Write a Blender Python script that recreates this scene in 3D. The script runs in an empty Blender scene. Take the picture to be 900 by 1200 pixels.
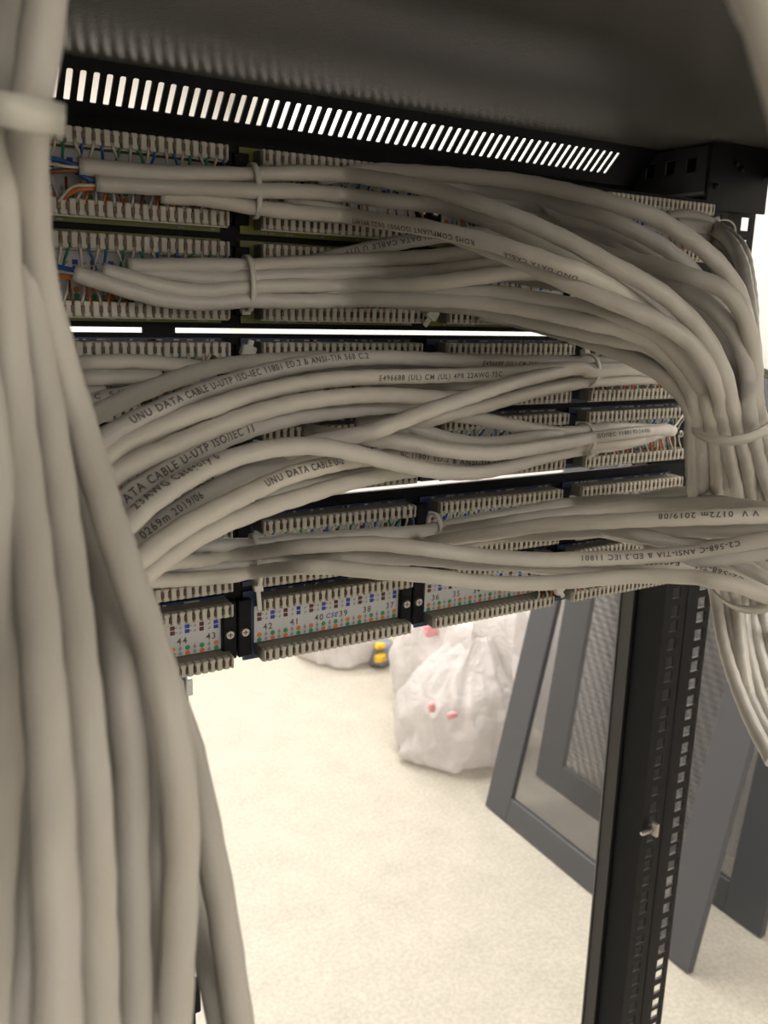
import bpy, bmesh, math, random
from mathutils import Vector, Matrix, noise
random.seed(7)
S = bpy.context.scene
COL = S.collection

# ------------------------------------------------------------------ camera
F = 1015.5                                   # focal length in pixels of a 900 x 1200 frame
YAW, PITCH, ROLL = -0.539, -0.2410, -0.0327
CAM = Vector((-.2842, -.4225, 1.5))
PC = 1.4352                                  # height of the patch panel group's centre


def camrot():
    a, b, c = YAW, PITCH, ROLL
    Rz = Matrix(((math.cos(a), -math.sin(a), 0), (math.sin(a), math.cos(a), 0), (0, 0, 1)))
    Rx = Matrix(((1, 0, 0), (0, math.cos(b), -math.sin(b)), (0, math.sin(b), math.cos(b))))
    Ry = Matrix(((math.cos(c), 0, math.sin(c)), (0, 1, 0), (-math.sin(c), 0, math.cos(c))))
    return Rz @ Rx @ Ry


R = camrot()
rt, fw, up = R.col[0].copy(), R.col[1].copy(), R.col[2].copy()
cd = bpy.data.cameras.new('camera')
cam = bpy.data.objects.new('camera', cd)
COL.objects.link(cam)
cam.matrix_world = Matrix((rt, up, -fw)).transposed().to_4x4()
cam.location = CAM
cd.sensor_fit = 'HORIZONTAL'
cd.sensor_width = 24
cd.lens = 24 * F / 900
cd.clip_start = .01
cd.dof.use_dof = True
cd.dof.focus_distance = .42
cd.dof.aperture_fstop = 17
S.camera = cam

# ------------------------------------------------------------------ world, lights, exposure
w = bpy.data.worlds.new('world')
S.world = w
w.use_nodes = True
w.node_tree.nodes['Background'].inputs[0].default_value = (1, .97, .92, 1)
w.node_tree.nodes['Background'].inputs[1].default_value = .25


def area(name, loc, sx, sy, power, rot=(0, 0, 0), color=(1, .95, .885)):
    l = bpy.data.lights.new(name, 'AREA')
    l.shape = 'RECTANGLE'
    l.size, l.size_y = sx, sy
    l.energy = power
    l.color = color
    o = bpy.data.objects.new(name, l)
    COL.objects.link(o)
    o.location = loc
    o.rotation_euler = rot
    return o


LAMPS = [(.95, 1.9, 1.2, .6, 62), (.95, 3.4, 1.2, .6, 80), (.2, -3.9, 3.0, .9, 115), (-1.6, -1.6, .6, .6, 10), (-1.2, 2.6, 1.2, .6, 85),
         (1.2, .0, .6, 1.2, 48)]  # last two lamps added to brighten the roof slots and the right wall
for x_, y_, sx_, sy_, p_ in LAMPS:
    area('ceiling_lamp_light', (x_, y_, 2.72), sx_, sy_, p_)
S.view_settings.view_transform = 'Standard'
S.view_settings.look = 'None'
S.view_settings.gamma = 1
S.view_settings.use_curve_mapping = False
S.view_settings.exposure = -.75


# ------------------------------------------------------------------ helpers
def ray(px, py):
    return rt * ((px - 450) / F) + fw - up * ((py - 600) / F)


CABLE_D = .0068


def atw(px, py, wd):                          # where a cable seen wd pixels thick runs
    return CAM + ray(px, py) * (F * CABLE_D / wd)


def onax(px, py, ax, v):
    d = ray(px, py)
    return CAM + d * ((v - CAM[ax]) / d[ax])


def mat(name, color, rough=.5, metal=0, spec=.5, bump=0, scale=300, var=0, vscale=20, coat=0):
    m = bpy.data.materials.new(name)
    m.use_nodes = True
    nt = m.node_tree
    b = nt.nodes['Principled BSDF']
    b.inputs['Base Color'].default_value = (*color, 1)
    b.inputs['Roughness'].default_value = rough
    b.inputs['Metallic'].default_value = metal
    b.inputs['Specular IOR Level'].default_value = spec
    b.inputs['Coat Weight'].default_value = coat
    tc = nt.nodes.new('ShaderNodeTexCoord')
    if bump:
        n = nt.nodes.new('ShaderNodeTexNoise')
        n.inputs['Scale'].default_value = scale
        bp = nt.nodes.new('ShaderNodeBump')
        bp.inputs['Strength'].default_value = bump
        bp.inputs['Distance'].default_value = .001
        nt.links.new(tc.outputs['Object'], n.inputs['Vector'])
        nt.links.new(n.outputs['Fac'], bp.inputs['Height'])
        nt.links.new(bp.outputs['Normal'], b.inputs['Normal'])
    if var:
        n = nt.nodes.new('ShaderNodeTexNoise')
        n.inputs['Scale'].default_value = vscale
        n.inputs['Detail'].default_value = 4
        r = nt.nodes.new('ShaderNodeMapRange')
        r.inputs[3].default_value = 1 - var
        r.inputs[4].default_value = 1 + var
        mx = nt.nodes.new('ShaderNodeMix')
        mx.data_type = 'RGBA'
        mx.blend_type = 'MULTIPLY'
        mx.inputs[0].default_value = 1
        mx.inputs[6].default_value = (*color, 1)
        nt.links.new(tc.outputs['Object'], n.inputs['Vector'])
        nt.links.new(n.outputs['Fac'], r.inputs[0])
        nt.links.new(r.outputs[0], mx.inputs[7])
        nt.links.new(mx.outputs[2], b.inputs['Base Color'])
    return m


M = dict(
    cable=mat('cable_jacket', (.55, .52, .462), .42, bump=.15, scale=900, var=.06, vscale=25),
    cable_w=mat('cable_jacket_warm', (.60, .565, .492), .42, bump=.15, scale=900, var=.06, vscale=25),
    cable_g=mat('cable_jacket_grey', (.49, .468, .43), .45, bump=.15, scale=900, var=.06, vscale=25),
    tie=mat('tie_nylon', (.62, .60, .53), .3),
    ink=mat('ink', (.11, .10, .095), .6),
    black=mat('black_powder_coat', (.007, .0075, .009), .45, spec=.12, bump=.3, scale=1500),
    blackg=mat('satin_black_roof', (.095, .092, .086), .26, bump=.08, scale=900),
    rail=mat('rail_black', (.006, .006, .0065), .4, spec=.14, bump=.2, scale=1500),
    plate=mat('rail_rear_plate', (.06, .06, .065), .45, spec=.3),
    strip=mat('rail_lip', (.022, .022, .022), .4),
    edge=mat('rail_edge_zinc', (.16, .155, .15), .4, metal=.3),
    door=mat('grey_door_paint', (.075, .078, .088), .5, bump=.2, scale=800),
    ivory=mat('punch_block_ivory', (.52, .49, .41), .5),
    ivory_d=mat('punch_block_side_shade', (.24, .225, .185), .55),  # darker ivory for block sides and for painted shade between the teeth
    contact=mat('contact_bronze', (.07, .045, .03), .4, metal=.5),
    pcbg=mat('circuit_board_olive', (.16, .17, .02), .45),
    pcbb=mat('circuit_board_blue', (.008, .022, .07), .4),
    card=mat('label_card', (.56, .56, .56), .5),
    screw=mat('screw_steel', (.5, .48, .44), .3, metal=.9),
    blue=mat('wire_blue', (.03, .10, .32), .4),
    green=mat('wire_green', (.015, .17, .09), .4),
    orange=mat('wire_orange', (.55, .16, .03), .4),
    brown=mat('wire_brown', (.17, .05, .02), .4),
    wwhite=mat('wire_white', (.58, .54, .47), .4),
    sblue=mat('print_blue', (.03, .06, .4), .5),
    sbrown=mat('print_brown', (.12, .03, .02), .5),
    sorange=mat('print_orange', (.65, .2, .05), .5),
    sgreen=mat('print_green', (.03, .3, .12), .5),
    sgrey=mat('print_grey', (.3, .3, .3), .5),
    wall=mat('wall_paint', (.80, .78, .76), .8),
    ceil=mat('ceiling_paint', (.8, .79, .76), .9),
    trim=mat('trim_grey', (.22, .25, .31), .5),
    yellow=mat('yellow_plastic', (.8, .5, .03), .4),
    pink=mat('pink_wrapper', (.8, .36, .38), .5),
    greyfab=mat('grey_fabric', (.25, .27, .32), .8),
    clear=mat('clear_plastic', (.75, .75, .72), .15),
)


def link(name, bm, mats, parent=None, smooth=False, **props):
    me = bpy.data.meshes.new(name)
    bm.to_mesh(me)
    bm.free()
    for m_ in (mats if isinstance(mats, (list, tuple)) else [mats]):
        me.materials.append(m_)
    if smooth:
        me.shade_smooth()
    o = bpy.data.objects.new(name, me)
    COL.objects.link(o)
    if parent:
        o.parent = parent
        if parent.type == 'EMPTY':
            o.matrix_parent_inverse = Matrix.Translation(-Vector(parent.location))
    for k, v in props.items():
        o[k] = v
    return o


def empty(name, loc, label, cat, group=None):
    o = bpy.data.objects.new(name, None)
    COL.objects.link(o)
    o.location = loc
    o.empty_display_size = .02
    o['label'] = label
    o['category'] = cat
    if group:
        o['group'] = group
    return o


def box(bm, x0, x1, y0, y1, z0, z1, mi=0, bev=0):
    vs = [bm.verts.new(p) for p in ((x0, y0, z0), (x1, y0, z0), (x1, y1, z0), (x0, y1, z0),
                                    (x0, y0, z1), (x1, y0, z1), (x1, y1, z1), (x0, y1, z1))]
    fs = []
    for q in ((3, 2, 1, 0), (4, 5, 6, 7), (0, 1, 5, 4), (1, 2, 6, 5), (2, 3, 7, 6), (3, 0, 4, 7)):
        f = bm.faces.new([vs[i] for i in q])
        f.material_index = mi
        fs.append(f)
    if bev:
        es = list({e for f in fs for e in f.edges})
        r_ = bmesh.ops.bevel(bm, geom=es, offset=bev, segments=1, affect='EDGES')
        for f in r_['faces']:
            f.material_index = mi
    return vs


def spline(pts, step):
    """Catmull-Rom through pts, resampled at about step."""
    P = [2 * pts[0] - pts[1]] + list(pts) + [2 * pts[-1] - pts[-2]]
    out = []
    for i in range(1, len(P) - 2):
        p0, p1, p2, p3 = P[i - 1:i + 3]
        n = max(2, int((p2 - p1).length / step))
        for k in range(n):
            t = k / n
            out.append(.5 * ((2 * p1) + (p2 - p0) * t + (2 * p0 - 5 * p1 + 4 * p2 - p3) * t * t +
                             (3 * p1 - p0 - 3 * p2 + p3) * t ** 3))
    out.append(P[-2].copy())
    return out


def frames(pts):
    n = len(pts)
    T = [(pts[min(i + 1, n - 1)] - pts[max(i - 1, 0)]).normalized() for i in range(n)]
    a = Vector((0, 0, 1)) if abs(T[0].z) < .9 else Vector((0, 1, 0))
    u = (a - T[0] * a.dot(T[0])).normalized()
    U = []
    for t in T:
        u = (u - t * u.dot(t)).normalized()
        U.append(u.copy())
    return T, U


def tube(bm, pts, r, sides=12, twist=0, mi=0, phase=0, cap=True):
    T, U = frames(pts)
    rings = []
    s = 0
    for i, p in enumerate(pts):
        if i:
            s += (p - pts[i - 1]).length
        v = T[i].cross(U[i])
        ring = []
        for k in range(sides):
            a = 2 * math.pi * k / sides
            rr = r
            if twist:
                rr = r * (1 + twist * math.cos(2 * a - 2 * math.pi * s / .016 + phase)
                          + .35 * twist * math.cos(3 * a - 2 * math.pi * s / .008 + phase * 2))
            ring.append(bm.verts.new(p + U[i] * (rr * math.cos(a)) + v * (rr * math.sin(a))))
        rings.append(ring)
    for i in range(len(rings) - 1):
        for k in range(sides):
            f = bm.faces.new((rings[i][k], rings[i][(k + 1) % sides], rings[i + 1][(k + 1) % sides], rings[i + 1][k]))
            f.smooth = True
            f.material_index = mi
    if cap:
        for q in (list(reversed(rings[0])), rings[-1]):
            f = bm.faces.new(q)
            f.material_index = mi


# ------------------------------------------------------------------ text as mesh
_tc = {}


def text_mesh(txt):
    if txt in _tc:
        return _tc[txt]
    cu = bpy.data.curves.new('t', 'FONT')
    cu.body = txt
    cu.size = 1
    cu.resolution_u = 3
    cu.space_character = 1.22
    cu.offset = .018
    o = bpy.data.objects.new('t', cu)
    COL.objects.link(o)
    dg = bpy.context.evaluated_depsgraph_get()
    me = bpy.data.meshes.new_from_object(o.evaluated_get(dg))
    tb = bmesh.new()
    tb.from_mesh(me)
    bmesh.ops.triangulate(tb, faces=tb.faces)
    for _ in range(3):
        long_ = [e for e in tb.edges if e.calc_length() > .22]
        if long_:
            bmesh.ops.subdivide_edges(tb, edges=long_, cuts=1)
            bmesh.ops.triangulate(tb, faces=tb.faces)
    tb.to_mesh(me)
    tb.free()
    vs = [Vector(v.co) for v in me.vertices]
    fs = [tuple(p.vertices) for p in me.polygons]
    bpy.data.objects.remove(o)
    bpy.data.curves.remove(cu)
    bpy.data.meshes.remove(me)
    _tc[txt] = (vs, fs)
    return _tc[txt]


def flat_text(bm, txt, size, org, ux, uy, mi, center=False, shear=0):
    vs, fs = text_mesh(txt)
    off = 0
    if center:
        off = (max(v.x for v in vs) + min(v.x for v in vs)) / 2
    nv = [bm.verts.new(org + ux * ((v.x - off + shear * v.y) * size) + uy * (v.y * size)) for v in vs]
    for f in fs:
        try:
            bm.faces.new([nv[i] for i in f]).material_index = mi
        except ValueError:
            pass


def cable_text(parent, pts, r, txt, px0, size, phi=0, flip=False):
    """Ink printed along a cable, starting where its centre line crosses image column px0."""
    acc = [0]
    for i in range(1, len(pts)):
        acc.append(acc[-1] + (pts[i] - pts[i - 1]).length)
    best, bi = 1e9, 0
    for i, p in enumerate(pts):
        d = p - CAM
        px = 450 + F * d.dot(rt) / d.dot(fw)
        if abs(px - px0) < best:
            best, bi = abs(px - px0), i
    d0 = pts[min(bi + 1, len(pts) - 1)] - pts[bi - 1]
    right = d0.dot(rt) > 0
    sgn = 1 if right != flip else -1
    s0 = acc[bi]
    T, _ = frames(pts)
    vs, fs = text_mesh(txt)
    bm = bmesh.new()
    nv = []
    n0 = (CAM - pts[bi]).normalized()
    for v in vs:
        s = min(max(s0 + sgn * v.x * size * 1.12, 0), acc[-1] - 1e-6)
        i = 0
        lo, hi = 0, len(acc) - 1
        while hi - lo > 1:
            mid = (lo + hi) // 2
            if acc[mid] <= s:
                lo = mid
            else:
                hi = mid
        t = (s - acc[lo]) / max(acc[hi] - acc[lo], 1e-9)
        p = pts[lo].lerp(pts[hi], t)
        tg = T[lo].lerp(T[hi], t).normalized()
        n = (n0 - tg * n0.dot(tg)).normalized()
        b = n.cross(tg * sgn)
        a = phi * (1 if not flip else -1) + (v.y - .35) * size / r
        nv.append(bm.verts.new(p + n * (r * 1.065 * math.cos(a)) + b * (r * 1.065 * math.sin(a))))
    for f in fs:
        try:
            bm.faces.new([nv[i] for i in f])
        except ValueError:
            pass
    return link('printed_text', bm, M['ink'], parent)


# ------------------------------------------------------------------ the room
def struct(name, bm, m, smooth=False):
    return link(name, bm, m, None, smooth, kind='structure')


WX = 1.69


def floor_mat():
    m = bpy.data.materials.new('speckled_floor')
    m.use_nodes = True
    nt = m.node_tree
    b = nt.nodes['Principled BSDF']
    b.inputs['Roughness'].default_value = .45
    tc = nt.nodes.new('ShaderNodeTexCoord')
    n1 = nt.nodes.new('ShaderNodeTexNoise')
    n1.inputs['Scale'].default_value = 105
    n1.inputs['Detail'].default_value = 3
    n1.inputs['Distortion'].default_value = .6
    n2 = nt.nodes.new('ShaderNodeTexNoise')
    n2.inputs['Scale'].default_value = 9
    cr = nt.nodes.new('ShaderNodeValToRGB')
    cr.color_ramp.elements[0].position = .38
    cr.color_ramp.elements[0].color = (.50, .467, .40, 1)
    cr.color_ramp.elements[1].position = .62
    cr.color_ramp.elements[1].color = (.60, .565, .49, 1)
    mx = nt.nodes.new('ShaderNodeMix')
    mx.data_type = 'RGBA'
    mx.blend_type = 'MULTIPLY'
    mx.inputs[0].default_value = .25
    nt.links.new(tc.outputs['Object'], n1.inputs['Vector'])
    nt.links.new(tc.outputs['Object'], n2.inputs['Vector'])
    nt.links.new(n1.outputs['Fac'], cr.inputs[0])
    nt.links.new(cr.outputs[0], mx.inputs[6])
    nt.links.new(n2.outputs['Fac'], mx.inputs[7])
    nt.links.new(mx.outputs[2], b.inputs['Base Color'])
    return m


bm = bmesh.new(); box(bm, -2.6, WX + .1, -5.1, 4.9, -.1, 0); struct('floor', bm, floor_mat())
bm = bmesh.new(); box(bm, -2.6, WX + .1, -5.1, 4.9, 2.75, 2.85); struct('ceiling', bm, M['ceil'])
bm = bmesh.new(); box(bm, WX, WX + .1, -5.1, 4.9, 0, 2.75); struct('wall_right', bm, M['wall'])
bm = bmesh.new(); box(bm, -2.7, -2.6, -5.1, 4.9, 0, 2.75); struct('wall_left', bm, M['wall'])
bm = bmesh.new(); box(bm, -2.6, WX, 4.8, 4.9, 0, 2.75); struct('wall_front', bm, M['wall'])
bm = bmesh.new(); box(bm, -2.6, WX, -5.2, -5.1, 0, 2.75); struct('wall_back', bm, M['wall'])
# ------------------------------------------------------------------ rack roof with the slotted chamfer
RZ = PC + .180
roof = empty('rack_roof', (0, -.1, RZ), 'satin black rack roof with a slotted sloping front edge', 'rack roof')
bm = bmesh.new()
box(bm, -.31, .31, -.34, .0762, RZ, RZ + .0015)
link('roof_plate', bm, M['blackg'], roof)
# chamfer sheet, holes cut as real openings
dv = Vector((0, .7163, -.6975))
nv_ = Vector((0, .6975, .7163))
c0 = Vector((0, .0762, RZ))
top = .0048
botp = onax(63, 116, 0, -.1865)
# length along the slope to the bottom of the leftmost slot
d_ = ray(63, 116)
tt = (c0 - CAM).dot(nv_) / d_.dot(nv_)
hit = CAM + d_ * tt
s_bot = (hit - c0).dot(dv)
d_ = ray(66, 77.5)
tt = (c0 - CAM).dot(nv_) / d_.dot(nv_)
hit2 = CAM + d_ * tt
s_top = (hit2 - c0).dot(dv)
L_CH = s_bot + .008
X_L = hit2.x
d_ = ray(723, 183)
tt = (c0 - CAM).dot(nv_) / d_.dot(nv_)
X_R = (CAM + d_ * tt).x
NS = 58
pitch = (X_R - X_L) / NS
slots = [X_L + pitch * (i - 3) for i in range(NS + 4)]
sw = pitch * .25
bm = bmesh.new()


def sheet_quad(bm, xa, xb, sa, sb):
    th = nv_ * .0014
    a = [c0 + Vector((x, 0, 0)) + dv * s for x, s in ((xa, sa), (xb, sa), (xb, sb), (xa, sb))]
    b = [p + th for p in a]
    vs = [bm.verts.new(p) for p in a + b]
    for q in ((0, 1, 2, 3), (7, 6, 5, 4), (0, 4, 5, 1), (1, 5, 6, 2), (2, 6, 7, 3), (3, 7, 4, 0)):
        bm.faces.new([vs[i] for i in q])


sheet_quad(bm, -.31, .31, 0, s_top)
sheet_quad(bm, -.31, .31, s_bot, L_CH)
xprev = -.31
for x in slots:
    sheet_quad(bm, xprev, x - sw, s_top, s_bot)
    # rounded slot ends
    for sgn, s_ in ((1, s_top), (-1, s_bot)):
        for side in (-1, 1):
            p0 = c0 + Vector((x + side * sw, 0, 0)) + dv * s_
            pts = [p0]
            for k in range(5):
                a = math.pi / 2 * k / 4
                pts.append(c0 + Vector((x + side * sw * math.cos(a), 0, 0)) + dv * (s_ + sgn * sw * (1 - math.sin(a))))
            try:
                bm.faces.new([bm.verts.new(p + nv_ * .0004) for p in pts])
            except ValueError:
                pass
    xprev = x + sw
sheet_quad(bm, xprev, .31, s_top, s_bot)
link('vent_slots_panel', bm, M['black'], roof)
cb = c0 + dv * L_CH
bm = bmesh.new()
box(bm, -.31, .31, cb.y, cb.y + .0015, cb.z - .045, cb.z)
link('front_lip', bm, M['black'], roof)
bm = bmesh.new()
for sx in (-1, 1):
    box(bm, sx * .31 - .001, sx * .31 + .001, -.34, cb.y, RZ - .02, RZ)
    box(bm, min(sx * .31, sx * .295), max(sx * .31, sx * .295), -.34, cb.y - .02, RZ - .0213, RZ - .02)
link('side_flange', bm, M['blackg'], roof)


# perforated side beams under the roof
def plate_with_holes(bm, u0, u1, v0, v1, holes, put, th, mi=0, rim=None):
    """A sheet in (u, v) with rectangular openings, all holes in one row (same v span) or one column."""
    us = sorted({u0, u1, *[h[0] for h in holes], *[h[1] for h in holes]})
    vsn = sorted({v0, v1, *[h[2] for h in holes], *[h[3] for h in holes]})
    def hole(a, b, c, d):
        um, vm = (a + b) / 2, (c + d) / 2
        return any(h[0] < um < h[1] and h[2] < vm < h[3] for h in holes)
    nu, nv = len(us) - 1, len(vsn) - 1
    keep = [[not hole(us[i], us[i + 1], vsn[j], vsn[j + 1]) for j in range(nv)] for i in range(nu)]
    cache = {}
    def V(i, j, k):
        if (i, j, k) not in cache:
            cache[(i, j, k)] = bm.verts.new(put(us[i], vsn[j], th * k))
        return cache[(i, j, k)]
    for i in range(nu):
        for j in range(nv):
            if not keep[i][j]:
                continue
            bm.faces.new((V(i, j, 0), V(i + 1, j, 0), V(i + 1, j + 1, 0), V(i, j + 1, 0))).material_index = mi
            bm.faces.new((V(i, j + 1, 1), V(i + 1, j + 1, 1), V(i + 1, j, 1), V(i, j, 1))).material_index = mi
            for (di, dj, a, b) in ((-1, 0, (i, j), (i, j + 1)), (1, 0, (i + 1, j + 1), (i + 1, j)),
                                   (0, -1, (i + 1, j), (i, j)), (0, 1, (i, j + 1), (i + 1, j + 1))):
                ii, jj = i + di, j + dj
                out = ii < 0 or jj < 0 or ii >= nu or jj >= nv
                if out or not keep[ii][jj]:
                    f = bm.faces.new((V(*a, 0), V(*b, 0), V(*b, 1), V(*a, 1)))
                    f.material_index = mi if out or rim is None else rim


for side, word in ((1, 'right'), (-1, 'left')):
    bm = bmesh.new()
    hs = []
    yy = .045 if side == 1 else .045
    for k in range(3):
        y0 = .040 + k * .0195
        hs.append((y0, y0 + .009, PC + .161, PC + .171))
    xx = side * .245
    plate_with_holes(bm, .030, .098, PC + .147, PC + .178, hs, lambda u, v, k: Vector((xx + side * k, u, v)), .0015, 0, 1)
    box(bm, min(xx, xx + side * .02), max(xx, xx + side * .02), .030, .104, PC + .1455, PC + .147, 1)
    a, b = sorted((side * .262, side * .2635))
    box(bm, a, b, .030, .112, PC + .14, PC + .178, 0)
    o = link('perforated_beam', bm, [M['strip'], M['edge']])
    o['label'] = f'short black perforated beam under the roof at the {word} end'
    o['category'] = 'rack beam'

# unseen panel left of the rack, added to keep light off the near cables
bm = bmesh.new()
box(bm, -.334, -.3325, -.34, .10, .02, PC + .178)
box(bm, -.3325, -.318, -.34, -.325, .02, PC + .178)
box(bm, -.3325, -.318, .085, .10, .02, PC + .178)
o = link('light_blocking_panel', bm, M['black'])
o['label'] = 'unseen black sheet panel added left of the rack to block light'
o['category'] = 'light blocking panel'

# ------------------------------------------------------------------ mounting rails
HU = .04445
for side, word in ((1, 'right'), (-1, 'left')):
    rl = empty('mounting_rail', (side * .268, .022, PC),
               'black upright rack rail with square holes at the %s end of the patch panels' % word, 'rack rail')
    xi, xo = .239, .299
    hole_in, hole_out = [], []
    zz = PC - .1335
    base = PC - 3 * HU
    n_lo = -int((base - .05) / HU)
    for u_ in range(n_lo, 7):
        for off in (.00635, .02222, .0381):
            zc = base + u_ * HU + off
            if zc > PC + .13:
                continue
            hole_in.append((.247, .2565, zc - .0047, zc + .0047))
            if zc < PC + .13:
                hole_out.append((.2835, .2940, zc - .0047, zc + .0047))
    f_in = lambda u, v, k: Vector((side * u, .022 + k, v))
    bm = bmesh.new()
    plate_with_holes(bm, xi, .2650, .02, PC + .178, hole_in, f_in, .0022, 0, 1)
    link('inner_flange', bm, [M['rail'], M['edge']], rl)
    bm = bmesh.new()
    plate_with_holes(bm, .2650, xo, .02, PC + .178, hole_out, lambda u, v, k: Vector((side * u, .0262 + k, v)), .0022, 0, 1)
    box(bm, min(side * .2640, side * .2662), max(side * .2640, side * .2662), .022, .0284, .02, PC + .178, 0)
    link('outer_flange', bm, [M['rail'], M['edge']], rl)
    bm = bmesh.new()
    a, b = sorted((side * xi, side * (xi + .002)))
    box(bm, a, b, .0242, .052, .02, PC + .136)
    a, b = sorted((side * (xi - .003), side * (xi + .030)))
    box(bm, a, b, .052, .066, .02, PC + .136, 1)
    a, b = sorted((side * (xi - .0042), side * (xi - .003)))
    box(bm, a, b, .0655, .0668, .02, PC + .136, 2)
    link('side_web', bm, [M['black'], M['strip'], M['edge']], rl)
    bm = bmesh.new()
    a, b = sorted((side * .23, side * .31))
    box(bm, a, b, .0, .09, 0, .022, 0, .002)
    link('foot', bm, M['rail'], rl)
    # corner gusset at the top
    bm = bmesh.new()
    a, b = sorted((side * .236, side * .300))
    box(bm, a, b, .0195, .0215, PC + .134, PC + .178, 0)
    for (gx, gz) in ((.243, .150), (.262, .166), (.268, .163), (.243, .136)):
        bmesh.ops.create_uvsphere(bm, u_segments=8, v_segments=6, radius=.0022,
                                  matrix=Matrix.Translation((side * gx, .0188, PC + gz)))
    link('corner_plate', bm, M['rail'], rl)
    bm = bmesh.new()
    a, b = sorted((side * .262, side * .3075))
    box(bm, a, b, .0450, .0465, .02, PC + .136)
    link('rear_plate', bm, M['plate'], rl)
    rl.rotation_euler = (0, -.016, 0)             # the rack stands a little out of plumb
    rl.location.x += .003

# pale cage clip in the inner flange of the right rail
c_ = onax(752, 975, 1, .020)
bm = bmesh.new()
box(bm, c_.x - .003, c_.x + .012, .016, .0195, c_.z - .0012, c_.z + .0012, 0, .0004)
box(bm, c_.x + .009, c_.x + .012, .012, .0195, c_.z - .004, c_.z + .008, 0, .0004)
o = link('cage_nut_clip', bm, M['screw'])
o['label'] = 'small steel cage nut clip hanging in a hole low on the right rack rail'
o['category'] = 'clip'

# narrow black strip hanging below the left end of the lowest panel
a_ = onax(221, 830, 1, .022)
b_ = onax(234, 1180, 1, .022)
bm = bmesh.new()
box(bm, a_.x - .028, a_.x, .022, .026, .02, PC - .12, 0, .0005)
sb = empty('vertical_support_strip', (a_.x - .012, .024, .0), 'narrow black vertical metal strip behind the near cables at lower left', 'metal strip')
link('strip', bm, M['rail'], sb)
s_ = onax(223, 1180, 1, .0215)
bm = bmesh.new()
bmesh.ops.create_uvsphere(bm, u_segments=12, v_segments=8, radius=.0018, matrix=Matrix.Translation(s_))
link('screw', bm, M['screw'], sb, True)
bm = bmesh.new()
box(bm, s_.x - .010, s_.x + .006, .018, .0215, s_.z - .004, s_.z + .022, 0, .001)
link('bracket', bm, M['rail'], sb)

# ------------------------------------------------------------------ patch panels
P, W, SS = .11585, .09825, .0302
ROWZ = {}
for r_ in range(1, 7):
    z = (3 - r_ + .5) * HU
    if r_ <= 2:
        z += .00443
    if r_ >= 5:
        z -= .00646
    ROWZ[r_] = PC + z
FR = {0: (PC + .0474, PC + .1385), 1: (PC - .0432, PC + .0448), 2: (PC - .1335, PC - .0468)}
NT = 24
TP = W / NT


def strip_mesh():
    """A punch-down strip, local: x centred, y=0 tooth tips .. 13 mm at the board, z centred."""
    bm = bmesh.new()
    h = .0036
    box(bm, -W / 2, W / 2, .0035, .0130, -h, h, 1)
    box(bm, -W / 2, W / 2, .0028, .0036, -h - .0006, -h + .0016, 0)
    for i in range(NT + 1):
        xa = -W / 2 + TP * (i - .5) + .0005
        xb = -W / 2 + TP * (i + .5) - .0005
        xa, xb = max(xa, -W / 2), min(xb, W / 2)
        if xb - xa < .0005:
            continue
        box(bm, xa, xb, 0, .0040, -h, h, 0, .0005)
    for i in range(NT):
        # a dark clip in each gap; the clips come in close pairs
        xc = -W / 2 + TP * (i + .5) + (.0003 if i % 2 == 0 else -.0003)
        box(bm, xc - .0007, xc + .0007, .0016, .0039, -h * .9, h * .9, 1)  # darkened ivory, the shade of the gap put into the colour
        box(bm, xc - .00075, xc + .00075, -.00015, .0039, -h * .42, h * .42, 2)
    me = bpy.data.meshes.new('punch_down_strip')
    bm.to_mesh(me)
    bm.free()
    for k in ('ivory', 'ivory_d', 'contact'):
        me.materials.append(M[k])
    return me


STRIP = strip_mesh()
wire_me = {}


def wire_mesh(kind, var):
    """kind = up (1) or down (-1): from the strip tooth inward; four slightly different bends."""
    k = (kind, var)
    if k not in wire_me:
        rnd = random.Random(var * 7 + kind)
        dx = (rnd.random() - .35) * .007
        pts = [Vector((0, .0022, -kind * .0005)), Vector((0, .0016, -kind * .0030)), Vector((dx * .3, .0018, -kind * .0055)),
               Vector((dx * .7, .0040, -kind * .0085)), Vector((dx, .0055, -kind * .0128))]
        bm = bmesh.new()
        tube(bm, spline(pts, .0012), .00068, 6)
        me = bpy.data.meshes.new('conductor_wire')
        bm.to_mesh(me)
        bm.free()
        me.materials.append(None)
        wire_me[k] = me
    return wire_me[k]


PORT = {(6, 0): [48, 47, 46, 45, 44, 43], (6, 1): [42, 41, 40, 39, 38, 37], (6, 2): [36, 35, 34, 33, 32, 31], (6, 3): [30, 29, 28, 27, 26, 25]}


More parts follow.
